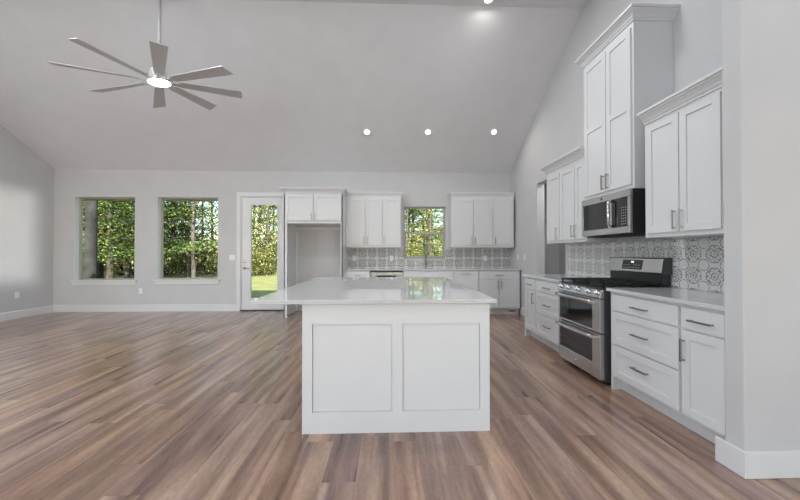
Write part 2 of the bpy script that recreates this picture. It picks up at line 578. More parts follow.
# ---- windows of the back wall
def window(n, w, label, sash=False):
    x0, x1, z0, z1 = w
    e = bpy.data.objects.new('window_%d' % n, None)
    COL.objects.link(e)
    structure(e, label)
    yb = YB + (.055 if sash else .095)
    ft = .034 if sash else .03
    fr = MB()
    fr.box((x0, yb, z0), (x0 + ft, yb + .055, z1)).box((x1 - ft, yb, z0), (x1, yb + .055, z1))
    fr.box((x0 + ft, yb, z1 - ft), (x1 - ft, yb + .055, z1)).box((x0 + ft, yb, z0), (x1 - ft, yb + .055, z0 + ft))
    if sash:
        zm = 1.665
        fr.box((x0 + ft, yb - .006, zm - .022), (x1 - ft, yb + .05, zm + .022))
        fr.box((x0 + ft, yb + .002, z0 + ft), (x0 + ft + .022, yb + .045, zm)).box((x1 - ft - .022, yb + .002, z0 + ft), (x1 - ft, yb + .045, zm))
        fr.box((x0 + ft, yb + .002, z0 + ft), (x1 - ft, yb + .045, z0 + ft + .03))
    fr.build('window_frame', M['frame'], e, bevel=.003)
    B((x0 + ft * .6, yb + .026, z0 + ft * .6), (x1 - ft * .6, yb + .030, z1 - ft * .6), 'pane', M['glass'], e)
    if not sash:
        lining = MB()
        lining.box((x0 - .0, YB - .002, z0), (x0 + .006, yb, z1)).box((x1 - .006, YB - .002, z0), (x1, yb, z1))
        lining.box((x0, YB - .002, z1 - .006), (x1, yb, z1))
        lining.build('window_lining', M['trim'], e)
        sl = MB()
        sl.box((x0 - .045, YB - .045, z0 - .022), (x1 + .045, YB, z0 + .004))
        sl.box((x0, YB, z0 - .002), (x1, yb + .002, z0 + .004))
        sl.box((x0 - .025, YB - .018, z0 - .092), (x1 + .025, YB, z0 - .022))
        sl.build('window_sill', M['trim'], e, bevel=.004)
    return e
window(1, W1, 'large window at the left with a pine trunk outside')
window(2, W2, 'large window between the pine trunk window and the door')
window(3, W3, 'small two-sash window above the faucet', True)
for i, w in enumerate(FW):
    e = bpy.data.objects.new('window_%d' % (4 + i), None)
    COL.objects.link(e)
    structure(e, 'tall window added for light behind the photographer')
    f = MB()
    x0, x1, z0, z1 = w
    for a, b in (((x0, z0), (x0 + .05, z1)), ((x1 - .05, z0), (x1, z1)), ((x0, z0), (x1, z0 + .05)), ((x0, z1 - .05), (x1, z1)), (((x0 + x1) / 2 - .03, z0), ((x0 + x1) / 2 + .03, z1))):
        f.box((a[0], YF - .14, a[1]), (b[0], YF - .08, b[1]))
    f.build('window_frame', M['frame'], e)
    B((x0 + .02, YF - .115, z0 + .02), (x1 - .02, YF - .11, z1 - .02), 'pane', M['glass'], e)

for i, (a, b, z0, z1) in enumerate(LW):
    e = bpy.data.objects.new('window_%d' % (7 + i), None)
    COL.objects.link(e)
    structure(e, 'unseen window added to the left wall for light')
    f = MB()
    f.box((XL - .11, a, z0), (XL - .05, a + .04, z1)).box((XL - .11, b - .04, z0), (XL - .05, b, z1))
    f.box((XL - .11, a, z0), (XL - .05, b, z0 + .04)).box((XL - .11, a, z1 - .04), (XL - .05, b, z1))
    f.build('window_frame', M['frame'], e)
    B((XL - .085, a + .02, z0 + .02), (XL - .080, b - .02, z1 - .02), 'pane', M['glass'], e)

# ---- glazed door
d = bpy.data.objects.new('door_1', None)
COL.objects.link(d)
structure(d, 'white full-glass patio door with lever handle')
dx0, dx1, dz0, dz1 = -3.132, -2.243, 0.022, 2.420
gx0, gx1, gz0, gz1 = -2.946, -2.430, 0.27, 2.256
gx1 = -2.355 - .03
ym = YB + .015
p = MB()
p.box((dx0, ym, dz0), (gx0, ym + .045, dz1)).box((gx1, ym, dz0), (dx1, ym + .045, dz1))
p.box((gx0, ym, dz0), (gx1, ym + .045, gz0)).box((gx0, ym, gz1), (gx1, ym + .045, dz1))
p.build('door_panel', M['trim'], d)
p = MB()
t = .028
for a, b in (((gx0 - t, gz0 - t), (gx0, gz1 + t)), ((gx1, gz0 - t), (gx1 + t, gz1 + t)), ((gx0, gz0 - t), (gx1, gz0)), ((gx0, gz1), (gx1, gz1 + t))):
    p.box((a[0], ym - .012, a[1]), (b[0], ym, b[1]))
p.build('glass_frame', M['trim'], d, bevel=.004)
B((gx0, ym + .02, gz0), (gx1, ym + .026, gz1), 'pane', M['glass'], d)
hx = -3.075
ry = Matrix.Rotation(PI / 2, 4, 'X')
p = MB()
p.lathe([(.028, 0), (.028, .008), (.012, .012), (.012, .035)], Matrix.Translation((hx, ym, .905)) @ ry)
p.tube([(hx, ym - .035, .905), (hx + .02, ym - .045, .905), (hx + .115, ym - .045, .900)], [.010, .009, .007])
p.build('handle', M['nickel'], d)
MB().lathe([(.029, 0), (.029, .006), (.022, .018), (.0, .02)], Matrix.Translation((hx, ym, 1.045)) @ ry).build('deadbolt', M['chrome'], d)
p = MB()
for z in (.25, 1.2, 2.2):
    p.box((dx1 - .006, ym - .006, z), (dx1 + .006, ym, z + .09))
p.build('hinge', M['nickel'], d)
B((D1[0], YB - .03, 0), (D1[1], YB + .09, .020), 'threshold', M['bronze'], d)
p = MB()
cw = .088
p.box((D1[0] - cw, YB - .018, 0), (D1[0], YB, D1[3] + cw)).box((D1[1], YB - .018, 0), (D1[1] + .05, YB, D1[3] + cw)).box((D1[0], YB - .018, D1[3]), (D1[1], YB, D1[3] + cw))
p.box((D1[0], YB, 0), (D1[0] + .016, YB + .07, D1[3])).box((D1[1] - .016, YB, 0), (D1[1], YB + .07, D1[3])).box((D1[0], YB, D1[3] - .014), (D1[1], YB + .07, D1[3]))
structure(p.build('trim_1', M['trim'], bevel=.003), 'white casing around the patio door')

# ---------------------------------------------------------------- cabinet builders (local x = width to the viewer's right, front at -y)
def shaker(x0, x1, z0, z1, yb, t=.02, rail=.058, rec=.009, mids=(), flat=False):
    mb = MB()
    if flat:
        return mb.box((x0, yb - t, z0), (x1, yb, z1))
    r2 = min(rail, (x1 - x0) * .3, (z1 - z0) * .3)
    yf = yb - t
    ch = .004
    # outer frame as boxes with a chamfered inner lip and a sunk panel
    mb.box((x0, yf, z0), (x0 + r2, yb, z1)).box((x1 - r2, yf, z0), (x1, yb, z1))
    zs = [z0] + sorted(mids) + [z1]
    mb.box((x0 + r2, yf, z0), (x1 - r2, yb, z0 + r2)).box((x0 + r2, yf, z1 - r2), (x1 - r2, yb, z1))
    for m in mids:
        mb.box((x0 + r2, yf, m - r2 / 2), (x1 - r2, yb, m + r2 / 2))
    mb.box((x0 + r2, yf + rec, z0 + r2), (x1 - r2, yb - .002, z1 - r2))
    return mb

def pull(parent, x, z, y, length, vertical, m=None):
    mb = MB()
    a, b = length / 2, length / 2 - .012
    if vertical:
        mb.box((x - .006, y - .034, z - a), (x + .006, y - .024, z + a))
        for s in (-1, 1):
            mb.box((x - .005, y - .026, z + s * b - .005), (x + .005, y, z + s * b + .005))
    else:
        mb.box((x - a, y - .034, z - .006), (x + a, y - .024, z + .006))
        for s in (-1, 1):
            mb.box((x + s * b - .005, y - .026, z - .005), (x + s * b + .005, y, z + .005))
    return mb.build('handle', m or M['nickel'], parent, bevel=.002)

CROWN = [(0, 0), (.012, 0), (.012, .018), (.020, .022), (.028, .040), (.048, .062), (.060, .070), (.060, .080), (.074, .084), (.074, .104), (0, .104)]
def crown(x0, x1, depth, z, left=True, right=True, k=1.0, ko=1.0):
    mb = MB()
    prof = [(o * k * ko, zz * k) for o, zz in CROWN]
    vs = []
    cols = 0
    for o, zz in prof:
        row = []
        if left:
            row += [(x0 - o, 0), (x0 - o, -depth - o)]
        else:
            row += [(x0, -depth - o)]
        if right:
            row += [(x1 + o, -depth - o), (x1 + o, 0)]
        else:
            row += [(x1, -depth - o)]
        cols = len(row)
        vs += [(a, b, z + zz) for a, b in row]
    n = len(prof)
    fs = []
    for i in range(n):
        j = (i + 1) % n
        for q in range(cols - 1):
            fs.append((i * cols + q, i * cols + q + 1, j * cols + q + 1, j * cols + q))
    fs.append(tuple(i * cols for i in range(n)))
    fs.append(tuple(i * cols + cols - 1 for i in range(n))[::-1])
    return mb.add(vs, fs)

R90 = -PI / 2
def wall_cabinet(label, loc, rz, w, z0, z1, depth, doors, pulls, dz0, dz1, crown_l=True, crown_r=True, mids=(), ck=1.0, name='wall_cabinet', pm=None, ko=1.0):
    t = thing(name, label, 'cabinet', loc, rz, None)
    f = depth - .02
    b = MB().box((0, 0, z0), (w, -f, z1))
    b.build('cabinet_box', M['cab'], t, bevel=.002)
    crown(0, w, f, z1 - .002, crown_l, crown_r, ck, ko).build('crown_moulding', M['cab'], t)
    for i, (a, c_) in enumerate(doors):
        dr = shaker(a, c_, dz0, dz1, -f - .001, mids=mids).build('door', M['cab'], t, bevel=.0015)
        for (pi, px) in pulls:
            if pi == i:
                pull(dr, px, dz0 + .02 + .0775, -f - .021, .155, True, pm)
    return t

def base_cabinet(label, loc, rz, w, fronts, foot_l=False, foot_r=False, depth=.63, name='base_cabinet', vent=None):
    t = thing(name, label, 'cabinet', loc, rz)
    B((0, -.004, .112), (w, -depth, .884), 'cabinet_box', M['cab'], t, bevel=.002)
    tk = MB().box((0, -.004, 0), (w, -depth + .075, .112))
    if foot_l:
        tk.box((0, -depth + .075, 0), (.032, -depth, .112))
    if foot_r:
        tk.box((w - .03, -depth + .075, 0), (w, -depth, .112))
    tk.build('toe_kick', M['cab'], t)
    for kind, a, c_, z0, z1, flat, pl in fronts:
        o = shaker(a, c_, z0, z1, -depth - .001, flat=flat).build(kind, M['cab'], t, bevel=.0015)
        if pl:
            vert, px, pz, L = pl
            pull(o, px, pz, -depth - .021, L, vert)
    if vent:
        v = MB()
        for k in range(2):
            v.box((vent[0], -depth + .071, .046 + k * .018), (vent[1], -depth + .076, .056 + k * .018))
        v.build('toe_vent', M['bronze'], t)
    return t

def three_drawers(a, c_):
    m = (a + c_) / 2
    return [('drawer', a, c_, .722, .862, True, (False, m, .783, .165)),
            ('drawer', a, c_, .424, .708, False, (False, m, .562, .165)),
            ('drawer', a, c_, .136, .410, False, (False, m, .292, .165))]

# ---- right wall run
def ry_(y):
    return (XR, y, 0)
Ya = 2.905
base_cabinet('white three-drawer base cabinet right of the steel range', ry_(Ya), R90, Ya - 2.18, three_drawers(Ya - 2.864, Ya - 2.191), foot_l=True)
Yb_ = 2.18
base_cabinet('narrow white drawer-over-door base cabinet against the wall end', ry_(Yb_), R90, Yb_ - YS1 - .002,
             [('drawer', .012, .30, .722, .862, True, (False, .165, .783, .165)),
              ('door', .012, .30, .136, .708, False, (True, .036, .57, .155))])
Yc = 4.785
base_cabinet('narrow white drawer-over-door base cabinet beside the open doorway', ry_(Yc), R90, Yc - 4.385,
             [('drawer', .075, Yc - 4.40, .722, .862, True, (False, .235, .783, .13)),
              ('door', .075, Yc - 4.40, .136, .708, False, (True, .345, .60, .155))], foot_l=True)
Yd = 4.385
base_cabinet('white three-drawer base cabinet on the far side of the steel range', ry_(Yd), R90, Yd - 3.69, three_drawers(.012, .655))

def counter(label, a, b):
    return tag(B(a, b, 'countertop', M['quartz'], bevel=.004), label, 'countertop')
counter('white quartz countertop in front, right of the range', (1.977, YS1 + .001, .885), (XR - .001, 2.902, .914))
counter('short white quartz countertop between the range and the doorway', (1.977, 3.678, .885), (XR - .001, 4.797, .914))

# ---- uppers on the right wall
ud = .38
wall_cabinet('white three-door wall cabinet high against the near wall end, right of microwave', ry_(2.83), R90, 2.83 - YS1 - .002, 1.365, 2.375, ud,
             [(2.83 - 2.795, 2.83 - 2.476), (2.83 - 2.466, 2.83 - 2.150), (2.83 - 2.135, 2.83 - 1.88)],
             [(0, 2.83 - 2.503), (1, 2.83 - 2.440), (2, 2.83 - 2.110)], 1.40, 2.345, False, False, pm=M['satin'])
wall_cabinet('tall white two-door cabinet rising above the microwave', ry_(3.69), R90, 3.69 - 2.925, 1.832, 3.392, .405,
             [(3.69 - 3.665, 3.69 - 3.295), (3.69 - 3.283, 3.69 - 2.945)],
             [(0, 3.69 - 3.325), (1, 3.69 - 3.253)], 1.87, 3.335, True, True, mids=(2.605,), name='tall_wall_cabinet')
wall_cabinet('white three-door wall cabinet between the microwave and the doorway', ry_(4.645), R90, 4.645 - 3.695, 1.365, 2.375, ud,
             [(4.645 - 4.605, 4.645 - 4.265), (4.645 - 4.25, 4.645 - 3.915), (4.645 - 3.90, 4.645 - 3.71)],
             [(0, 4.645 - 4.315), (1, 4.645 - 3.945), (2, 4.645 - 3.872)], 1.40, 2.31, True, False, pm=M['satin'])

# ---- back wall: refrigerator surround
FD = .78
fx0, fx1 = -1.995, -.888
t = thing('refrigerator_cabinet', 'white refrigerator surround with an empty alcove and two doors above', 'cabinet', (fx0, YB, 0))
fw = fx1 - fx0
o0, o1, oz = .060, fw - .036, 1.797
p = MB()
p.box((0, 0, 0), (.02, -FD, 2.37)).box((0, -FD + .02, 0), (o0, -FD, 2.37))
p.build('side_panel', M['cab'], t, bevel=.002)
p = MB()
p.box((fw - .02, 0, 0), (fw, -FD, 2.37)).box((o1, -FD + .02, 0), (fw, -FD, 2.37))
p.build('side_panel', M['cab'], t, bevel=.002)
B((.02, 0, oz), (fw - .02, -FD + .005, 2.37), 'cabinet_box', M['cab'], t)
p = MB()
p.box((.02, -.003, 1.725), (fw - .02, -.022, 1.79)).box((.02, -.003, 0), (.045, -.02, 1.725))
p.build('mounting_cleat', M['trim'], t)
for a, c_, px in ((.03, .553, .527), (.563, fw - .022, .589)):
    dr = shaker(a, c_, 1.845, 2.342, -FD - .001).build('door', M['cab'], t, bevel=.0015)
    pull(dr, px, 1.925, -FD - .021, .13, True)
crown(0, fw, FD, 2.368).build('crown_moulding', M['cab'], t)

# ---- back wall uppers
ub = .35
def local(xs, x0):
    return [(a - x0, b - x0) for a, b in xs]
x0 = -.886
wall_cabinet('white three-door wall cabinet between the refrigerator alcove and the small window', (x0, YB, 0), 0, .247 - x0, 1.345, 2.385, ub,
             local([(-.850, -.489), (-.473, -.143), (-.122, .236)], x0), [(0, -.512 - x0), (1, -.45 - x0), (2, -.10 - x0)], 1.392, 2.362, False, True, ko=.5)
x0 = 1.298
wall_cabinet('white three-door wall cabinet in the back corner right of the small window', (x0, YB, 0), 0, 2.608 - x0, 1.345, 2.385, ub,
             local([(1.328, 1.742), (1.754, 2.152), (2.164, 2.588)], x0), [(0, 1.712 - x0), (1, 1.785 - x0), (2, 2.205 - x0)], 1.392, 2.362, True, False, ko=.5)

# ---- back wall base run
def back_base(label, x0, x1, fronts, **kw):
    return base_cabinet(label, (x0, YB, 0), 0, x1 - x0, [(k, a - x0, b - x0, z0, z1, fl, (pl[0], pl[1] - x0, pl[2], pl[3]) if pl else None) for k, a, b, z0, z1, fl, pl in fronts], depth=.60, **kw)
back_base('white base cabinet between the refrigerator alcove and the dishwasher', -.886, -.372,
          [('drawer', -.835, -.385, .716, .862, True, (False, -.61, .80, .13)), ('door', -.835, -.385, .136, .702, False, (True, -.42, .60, .155))])
back_base('white sink base cabinet below the small window', .280, 1.278,
          [('panel', .292, 1.268, .716, .862, True, None), ('door', .292, .775, .136, .702, False, (True, .745, .60, .155)), ('door', .785, 1.268, .136, .702, False, (True, .815, .60, .155))])
back_base('white pull-out base cabinet right of the sink base', 1.280, 1.788,
          [('door', 1.290, 1.779, .136, .862, False, (False, 1.535, .815, .16))])
back_base('white two-door base cabinet with wide drawer in the back corner', 1.790, 2.622,
          [('drawer', 1.800, 2.592, .716, .862, True, (False, 2.19, .79, .16)),
           ('door', 1.800, 2.192, .136, .702, False, (True, 2.165, .60, .155)),
           ('door', 2.202, 2.592, .136, .702, False, (True, 2.232, .60, .155))], vent=(.63, .76))
counter('white quartz countertop along the back wall under the window', (-.887, YB - .64, .885), (XR - .002, YB - .001, .914))

# dishwasher
t = thing('dishwasher', 'steel dishwasher in the back cabinet run left of the sink', 'dishwasher', (-.364, YB, 0))
B((.004, -.02, .10), (.636, -.565, .872), 'body', M['sidegrey'], t)
B((.02, -.02, 0), (.62, -.50, .10), 'toe_panel', M['black'], t)
p = MB()
p.box((.006, -.567, .11), (.634, -.612, .735)).box((.006, -.567, .735), (.125, -.612, .848)).box((.505, -.567, .735), (.634, -.612, .848)).box((.125, -.567, .785), (.505, -.612, .848))
dr = p.build('door', M['steel'], t, bevel=.003)
B((.125, -.568, .735), (.505, -.585, .785), 'handle_pocket', M['black'], dr)

# ---- backsplashes
def backsplash(label, loc, rz, boxes, m):
    mb = MB()
    for a, b, z0, z1 in boxes:
        mb.box((a, 0, z0), (b, -.008, z1))
    o = mb.build('backsplash', m, None, loc, (0, 0, rz))
    return tag(o, label, 'backsplash')
x0 = -.887
zt = .9145
backsplash('patterned grey and white tile backsplash along the back wall', (x0, YB - .0005, 0), 0,
           [(0, W3[0] - x0, zt, 1.344), (W3[0] - x0, W3[1] - x0, zt, W3[2] - .03), (W3[1] - x0, XR - .003 - x0, zt, 1.344)], M['tile'])
y0 = 4.73
backsplash('patterned grey and white tile backsplash behind the range', (XR - .0005, y0, 0), R90, [(0, y0 - YS1 - .001, zt, 1.364)], M['tile_side'])

# ---------------------------------------------------------------- island
ix0, ix1, iy0, iy1 = -.590, .698, 2.238, 4.22
t = thing('kitchen_island', 'white kitchen island base with two recessed end panels', 'island', ((ix0 + ix1) / 2, iy0, 0))
hw = (ix1 - ix0) / 2
B((-hw + .02, .03, .11), (hw - .02, iy1 - iy0, .884), 'cabinet_box', M['cab'], t)
B((-hw + .085, .03, 0), (hw - .085, iy1 - iy0 - .02, .11), 'toe_kick', M['cab'], t)
# end panel: full-height slab with two recessed fields
icx = (ix0 + ix1) / 2
F = [(-.522 - icx, .021 - icx), (.095 - icx, .631 - icx)]
zf0, zf1 = .145, .744
p = MB()
y1, yr = .03, .011
p.box((-hw, 0, 0), (F[0][0], y1, .884)).box((F[0][1], 0, 0), (F[1][0], y1, .884)).box((F[1][1], 0, 0), (hw, y1, .884))
for a, b in F:
    p.box((a, 0, 0), (b, y1, zf0)).box((a, 0, zf1), (b, y1, .884))
    p.box((a, yr + .012, zf0), (b, y1, zf1)).box((a + .002, yr, zf0 + .002), (b - .002, yr + .012, zf1 - .002))
p.build('end_panel', M['cab'], t)
L = iy1 - iy0
for k in range(3):
    a, b = .05 + k * (L - .06) / 3, .05 + (k + 1) * (L - .06) / 3 - .008
    for s in (-1, 1):
        mb = shaker(a, b, .118, .872, 0)
        xx = -hw + .018 if s < 0 else hw - .018
        mb.v = [(xx + (y * 1 if s < 0 else -y), x, z) for x, y, z in mb.v]
        mb.build('door', M['cab'], t)
tag(B((-.930, 2.200, .885), (.738, 4.268, .914), 'countertop', M['quartz'], bevel=.004), 'large white quartz island countertop overhanging to the left', 'countertop')

# ---------------------------------------------------------------- range
t = thing('gas_range', 'stainless steel double-oven gas range with black grates', 'range', ry_(3.682), R90)
w = .745
fy = -.708
B((.004, -.03, .035), (w - .004, -.665, .893), 'body', M['sidegrey'], t, bevel=.004)
for x in (.05, w - .05):
    for y in (-.08, -.58):
        MB().lathe([(.018, 0), (.018, .036)], Matrix.Translation((x, y, 0)), 12).build('foot', M['black'], t)

def oven_door(z0, z1, g0, g1, hz):
    fr = MB()
    gx0, gx1 = .030, w - .125
    fr.box((.003, -.667, z0), (gx0, fy, z1)).box((gx1, -.667, z0), (w - .003, fy, z1))
    fr.box((gx0, -.667, z0), (gx1, fy, g0)).box((gx0, -.667, g1), (gx1, fy, z1))
    dr = fr.build('oven_door', M['steel'], t, bevel=.005)
    B((gx0, -.670, g0), (gx1, fy + .004, g1), 'oven_window', M['ovenglass'], dr)
    n = 9
    pts = [(.03 + (w - .10) * i / (n - 1), fy - .038 - .020 * math.sin(PI * i / (n - 1)), hz) for i in range(n)]
    hm = MB().tube(pts, .0155, 12)
    for q in (pts[0], pts[-1]):
        hm.box((q[0] - .014, fy, q[2] - .012), (q[0] + .014, q[1] + .004, q[2] + .012))
    hm.build('handle', M['steel'], dr)
    return dr
oven_door(.485, .800, .508, .738, .772)
low = oven_door(.055, .475, .190, .412, .442)
mb = MB().lathe([(.013, 0), (.013, .003), (.010, .004), (0, .004)], Matrix.Translation((w * .46, fy, .118)) @ ry, 20)
mb.build('badge', M['chrome'], low)
p = MB().prism([(-.667, .808), (fy - .004, .808), (fy - .002, .822), (fy + .028, .893), (-.667, .893)], 'x', .002, w - .002)
cp = p.build('control_panel', M['steel'], t, bevel=.003)
tilt = Matrix.Rotation(PI / 2 - .36, 4, 'X')
for x in (.06, .20, .378, .556, .697):
    kb = MB()
    mt = Matrix.Translation((x, fy + .013, .857)) @ tilt
    kb.lathe([(.027, 0), (.027, .006), (.021, .009), (.020, .030), (.017, .033), (0, .033)], mt, 20)
    bb = MB().box((-.004, -.019, .03), (.004, .019, .042))
    kb.add([mt @ Vector(v) for v in bb.v], bb.f)
    kb.build('knob', M['chrome'], cp)
B((.0, -.10, .893), (w, -.698, .908), 'cooktop', M['black'], t, bevel=.004)
ck = t
for x, y, r_ in ((.16, -.25, .045), (.16, -.52, .055), (.378, -.385, .05), (.597, -.25, .045), (.597, -.52, .06)):
    MB().lathe([(r_, .908), (r_, .918), (r_ * .8, .920), (r_ * .8, .928), (0, .930)], Matrix.Translation((x, y, 0)), 20).build('burner', M['iron'], t)
for gx0_, gx1_ in ((.018, .255), (.262, .495), (.502, .739)):
    g = MB()
    z0, z1 = .932, .948
    g.box((gx0_, -.675, z0), (gx0_ + .013, -.135, z1)).box((gx1_ - .013, -.675, z0), (gx1_, -.135, z1))
    for y in (-.675, -.52, -.385, -.25, -.148):
        g.box((gx0_, y, z0), (gx1_, y + .013, z1))
    xm = (gx0_ + gx1_) / 2
    g.box((xm - .006, -.675, z0), (xm + .006, -.135, z1))
    for x in (gx0_, gx1_ - .013):
        for y in (-.675, -.39, -.148):
            g.box((x, y, .908), (x + .013, y + .013, z0))
    g.build('grate', M['iron'], t)
# back guard
p = MB().prism([(-.030, .90), (-.100, .90), (-.100, 1.03), (-.030, 1.03)], 'x', .012, w - .012)
bgp = p.build('back_guard', M['black'], t)
prof = [(-.020, 1.030), (-.118, 1.030), (-.124, 1.040), (-.098, 1.178), (-.088, 1.186), (-.020, 1.186)]
p = MB().prism(prof, 'x', 0, w - .006)
gp = p.build('guard_panel', M['steel'], t, bevel=.006)
MB().prism(prof, 'x', w - .006, w).build('guard_end_cap', M['sidegrey'], t, bevel=.006)
def on_guard(x0, x1, s0, s1, lift, name, m):
    a = Vector((0, -.124, 1.040))
    b = Vector((0, -.098, 1.178))
    n_ = Vector((0, -.983, -.185)) * lift
    q = [a.lerp(b, s0), a.lerp(b, s1)]
    vs = []
    for x in (x0, x1):
        for e in q:
            vs += [Vector((x, e.y, e.z)), Vector((x, e.y, e.z)) + n_]
    return MB().add(vs, [(0, 1, 3, 2), (4, 6, 7, 5), (1, 5, 7, 3), (0, 2, 6, 4), (0, 4, 5, 1), (2, 3, 7, 6)]).build(name, m, gp)
on_guard(.225, .500, .16, .86, .002, 'display', M['ovenglass'])
on_guard(.345, .385, .66, .76, .003, 'clock', M['clock'])
for i in range(2):
    for j in range(7):
        if not (i == 1 and j in (3,)):
            on_guard(.245 + j * .034, .262 + j * .034, .27 + i * .2, .31 + i * .2, .003, 'key', M['keypad'])

# ---------------------------------------------------------------- microwave
t = thing('microwave', 'stainless over-the-range microwave under the tall cabinet', 'microwave', ry_(3.668), R90)
z0, z1, mf = 1.418, 1.829, -.405
w = .748
B((.003, -.01, z0), (w - .003, mf, z1), 'body', M['black'], t, bevel=.003)
p = MB()
p.box((0, mf, z1 - .070), (w, mf - .032, z1 - .002))
p.box((0, mf, z0), (w, mf - .032, z0 + .062))
p.box((0, mf, z0 + .062), (.032, mf - .032, z1 - .070))
p.box((w - .030, mf, z0 + .062), (w, mf - .032, z1 - .070))
p.box((.452, mf, z0 + .062), (.500, mf - .032, z1 - .070))
dr = p.build('front_frame', M['steel'], t, bevel=.004)
B((.032, mf, z0 + .062), (.452, mf - .029, z1 - .070), 'door_window', M['ovenglass'], dr)
B((.500, mf, z0 + .062), (w - .030, mf - .029, z1 - .070), 'keypad', M['ovenglass'], dr)
for i in range(7):
    for j in range(3):
        B((.635 + j * .026, mf - .0292, z0 + .085 + i * .026), (.648 + j * .026, mf - .0298, z0 + .093 + i * .026), 'key', M['keypad'], dr)
p = MB()
p.tube([(.512, mf - .030, z0 + .075), (.512, mf - .070, z0 + .085), (.512, mf - .072, z1 - .095), (.512, mf - .030, z1 - .085)], .013, 12)
p.build('handle', M['chrome'], t)
MB().lathe([(.014, 0), (.014, .002), (.011, .003), (0, .003)], Matrix.Translation((.35, mf - .032, z1 - .036)) @ ry, 20).build('badge', M['sidegrey'], dr)
p = MB()
p.box((.02, -.03, z0 - .012), (w - .02, mf + .02, z0)).box((.10, mf + .06, z0 - .018), (.30, mf + .18, z0 - .012)).box((.44, mf + .06, z0 - .018), (.64, mf + .18, z0 - .012))
p.build('vent_grille', M['iron'], t)

# ---------------------------------------------------------------- faucet
t = thing('kitchen_faucet', 'tall gooseneck faucet standing in front of the small window', 'faucet', (.793, YB - .085, .914))
MB().lathe([(.028, 0), (.028, .008), (.020, .016), (.018, .10), (.014, .11)], None, 20).build('base', M['nickel'], t)
pts = [(0, 0, .10), (0, 0, .42)] + [(0, -.085 + .085 * math.cos(a), .42 + .085 * math.sin(a)) for a in [PI * i / 8 for i in range(1, 9)]] + [(0, -.17, .36)]
MB().tube(pts, .0135, 12).build('spout', M['nickel'], t)
MB().tube([(0, -.17, .37), (0, -.17, .25)], [.016, .019], 12).build('spray_head', M['nickel'], t)
MB().tube([(.016, 0, .085), (.05, 0, .095), (.095, -.01, .125)], [.010, .008, .006], 10).build('lever', M['nickel'], t)

# ---------------------------------------------------------------- outlets and switches
def plate(name, label, cat, loc, rz, kind, w=.074, group=None):
    t = thing(name, label, cat, loc, rz, group)
    B((-w / 2, 0, -.058), (w / 2, -.006, .058), 'cover_plate', M['plate'], t, bevel=.002)
    n = max(1, round(w / .06)) if kind == 'switch' else 1
    for i in range(n):
        x = (i - (n - 1) / 2) * .046
        if kind == 'switch':
            B((x - .016, -.006, -.033), (x + .016, -.010, .033), 'rocker', M['plate'], t, bevel=.001)
        else:
            for s in (-1, 1):
                B((x - .016, -.006, s * .022 - .014), (x + .016, -.008, s * .022 + .014), 'socket', M['plate'], t, bevel=.002)
    return t
plate('wall_outlet', 'white outlet low on the left wall', 'outlet', (XL, 6.37, .44), PI / 2, 'outlet')
plate('wall_outlet', 'white outlet low between the two large windows', 'outlet', (-5.22, YB, .43), 0, 'outlet')
plate('light_switch', 'white wide switch plate left of the patio door', 'switch', (-3.33, YB, 1.135), 0, 'switch', .12)
plate('wall_outlet', 'white outlet in the tiles beside the refrigerator surround', 'outlet', (-.745, YB - .009, 1.115), 0, 'outlet')
plate('wall_outlet', 'white outlet in the tiles left of the small window', 'outlet', (.055, YB - .009, 1.115), 0, 'outlet')
plate('wall_outlet', 'white outlet in the tiles right of the small window', 'outlet', (2.10, YB - .009, 1.115), 0, 'outlet')
plate('light_switch', 'white switch on the right wall near the back corner', 'switch', (XR, 6.60, 1.15), R90, 'switch')
plate('light_switch', 'white switch on the right wall near the doorway', 'switch', (XR, 6.27, 1.15), R90, 'switch')

# ---------------------------------------------------------------- ceiling fan
FX, FY, FZ = -2.914, 4.205, 3.409
t = thing('ceiling_fan', 'silver eight-blade ceiling fan with a round light on a long rod', 'fan', (FX, FY, HC))
dz = FZ - HC
MB().lathe([(.072, 0), (.072, -.03), (.045, -.075), (.018, -.085)]).build('canopy', M['fan'], t)
MB().tube([(0, 0, -.07), (0, 0, dz + .15)], .0175, 12).build('downrod', M['rod'], t)
tx, ty = .076, .077
nz = Vector((-tx, -ty, 1)).normalized()
ex = Vector((1, 0, tx)).normalized()
ey = nz.cross(ex)
T = Matrix(((ex.x, ey.x, nz.x, 0), (ex.y, ey.y, nz.y, 0), (ex.z, ey.z, nz.z, dz), (0, 0, 0, 1)))
MB().lathe([(.028, .20), (.034, .15), (.080, .135), (.095, .11), (.095, .03), (.126, .022), (.132, -.004), (.128, -.018)], T).build('motor_housing', M['fan'], t)
MB().lathe([(.120, -.014), (.120, -.022), (.10, -.030), (.06, -.036), (0, -.038)], T).build('light_lens', M['lens'], t)
a0 = 2.168
be = math.radians(13)
for k in range(8):
    a = a0 - k * PI / 4
    e = Vector((math.cos(a), math.sin(a), 0))
    l = Vector((-math.sin(a), math.cos(a), 0)) * math.cos(be) - Vector((0, 0, 1)) * math.sin(be)
    nn = e.cross(l)
    def q(r_, s_, h_):
        return T @ (e * r_ + l * s_ + nn * h_)
    pr = [(.20, -.052), (.20, .052), (.985, .082), (.945, -.082)]
    vs = [q(r_, s_, .004) for r_, s_ in pr] + [q(r_, s_, -.004) for r_, s_ in pr]
    bl = MB().add(vs, [(0, 1, 2, 3), (7, 6, 5, 4), (0, 4, 5, 1), (1, 5, 6, 2), (2, 6, 7, 3), (3, 7, 4, 0)]).build('blade', M['fan'], t)
    pr = [(.09, -.03), (.09, .03), (.27, .022), (.27, -.022)]
    vs = [q(r_, s_, -.005) for r_, s_ in pr] + [q(r_, s_, -.013) for r_, s_ in pr]
    MB().add(vs, [(0, 1, 2, 3), (7, 6, 5, 4), (0, 4, 5, 1), (1, 5, 6, 2), (2, 6, 7, 3), (3, 7, 4, 0)]).build('blade_arm', M['fan'], bl)
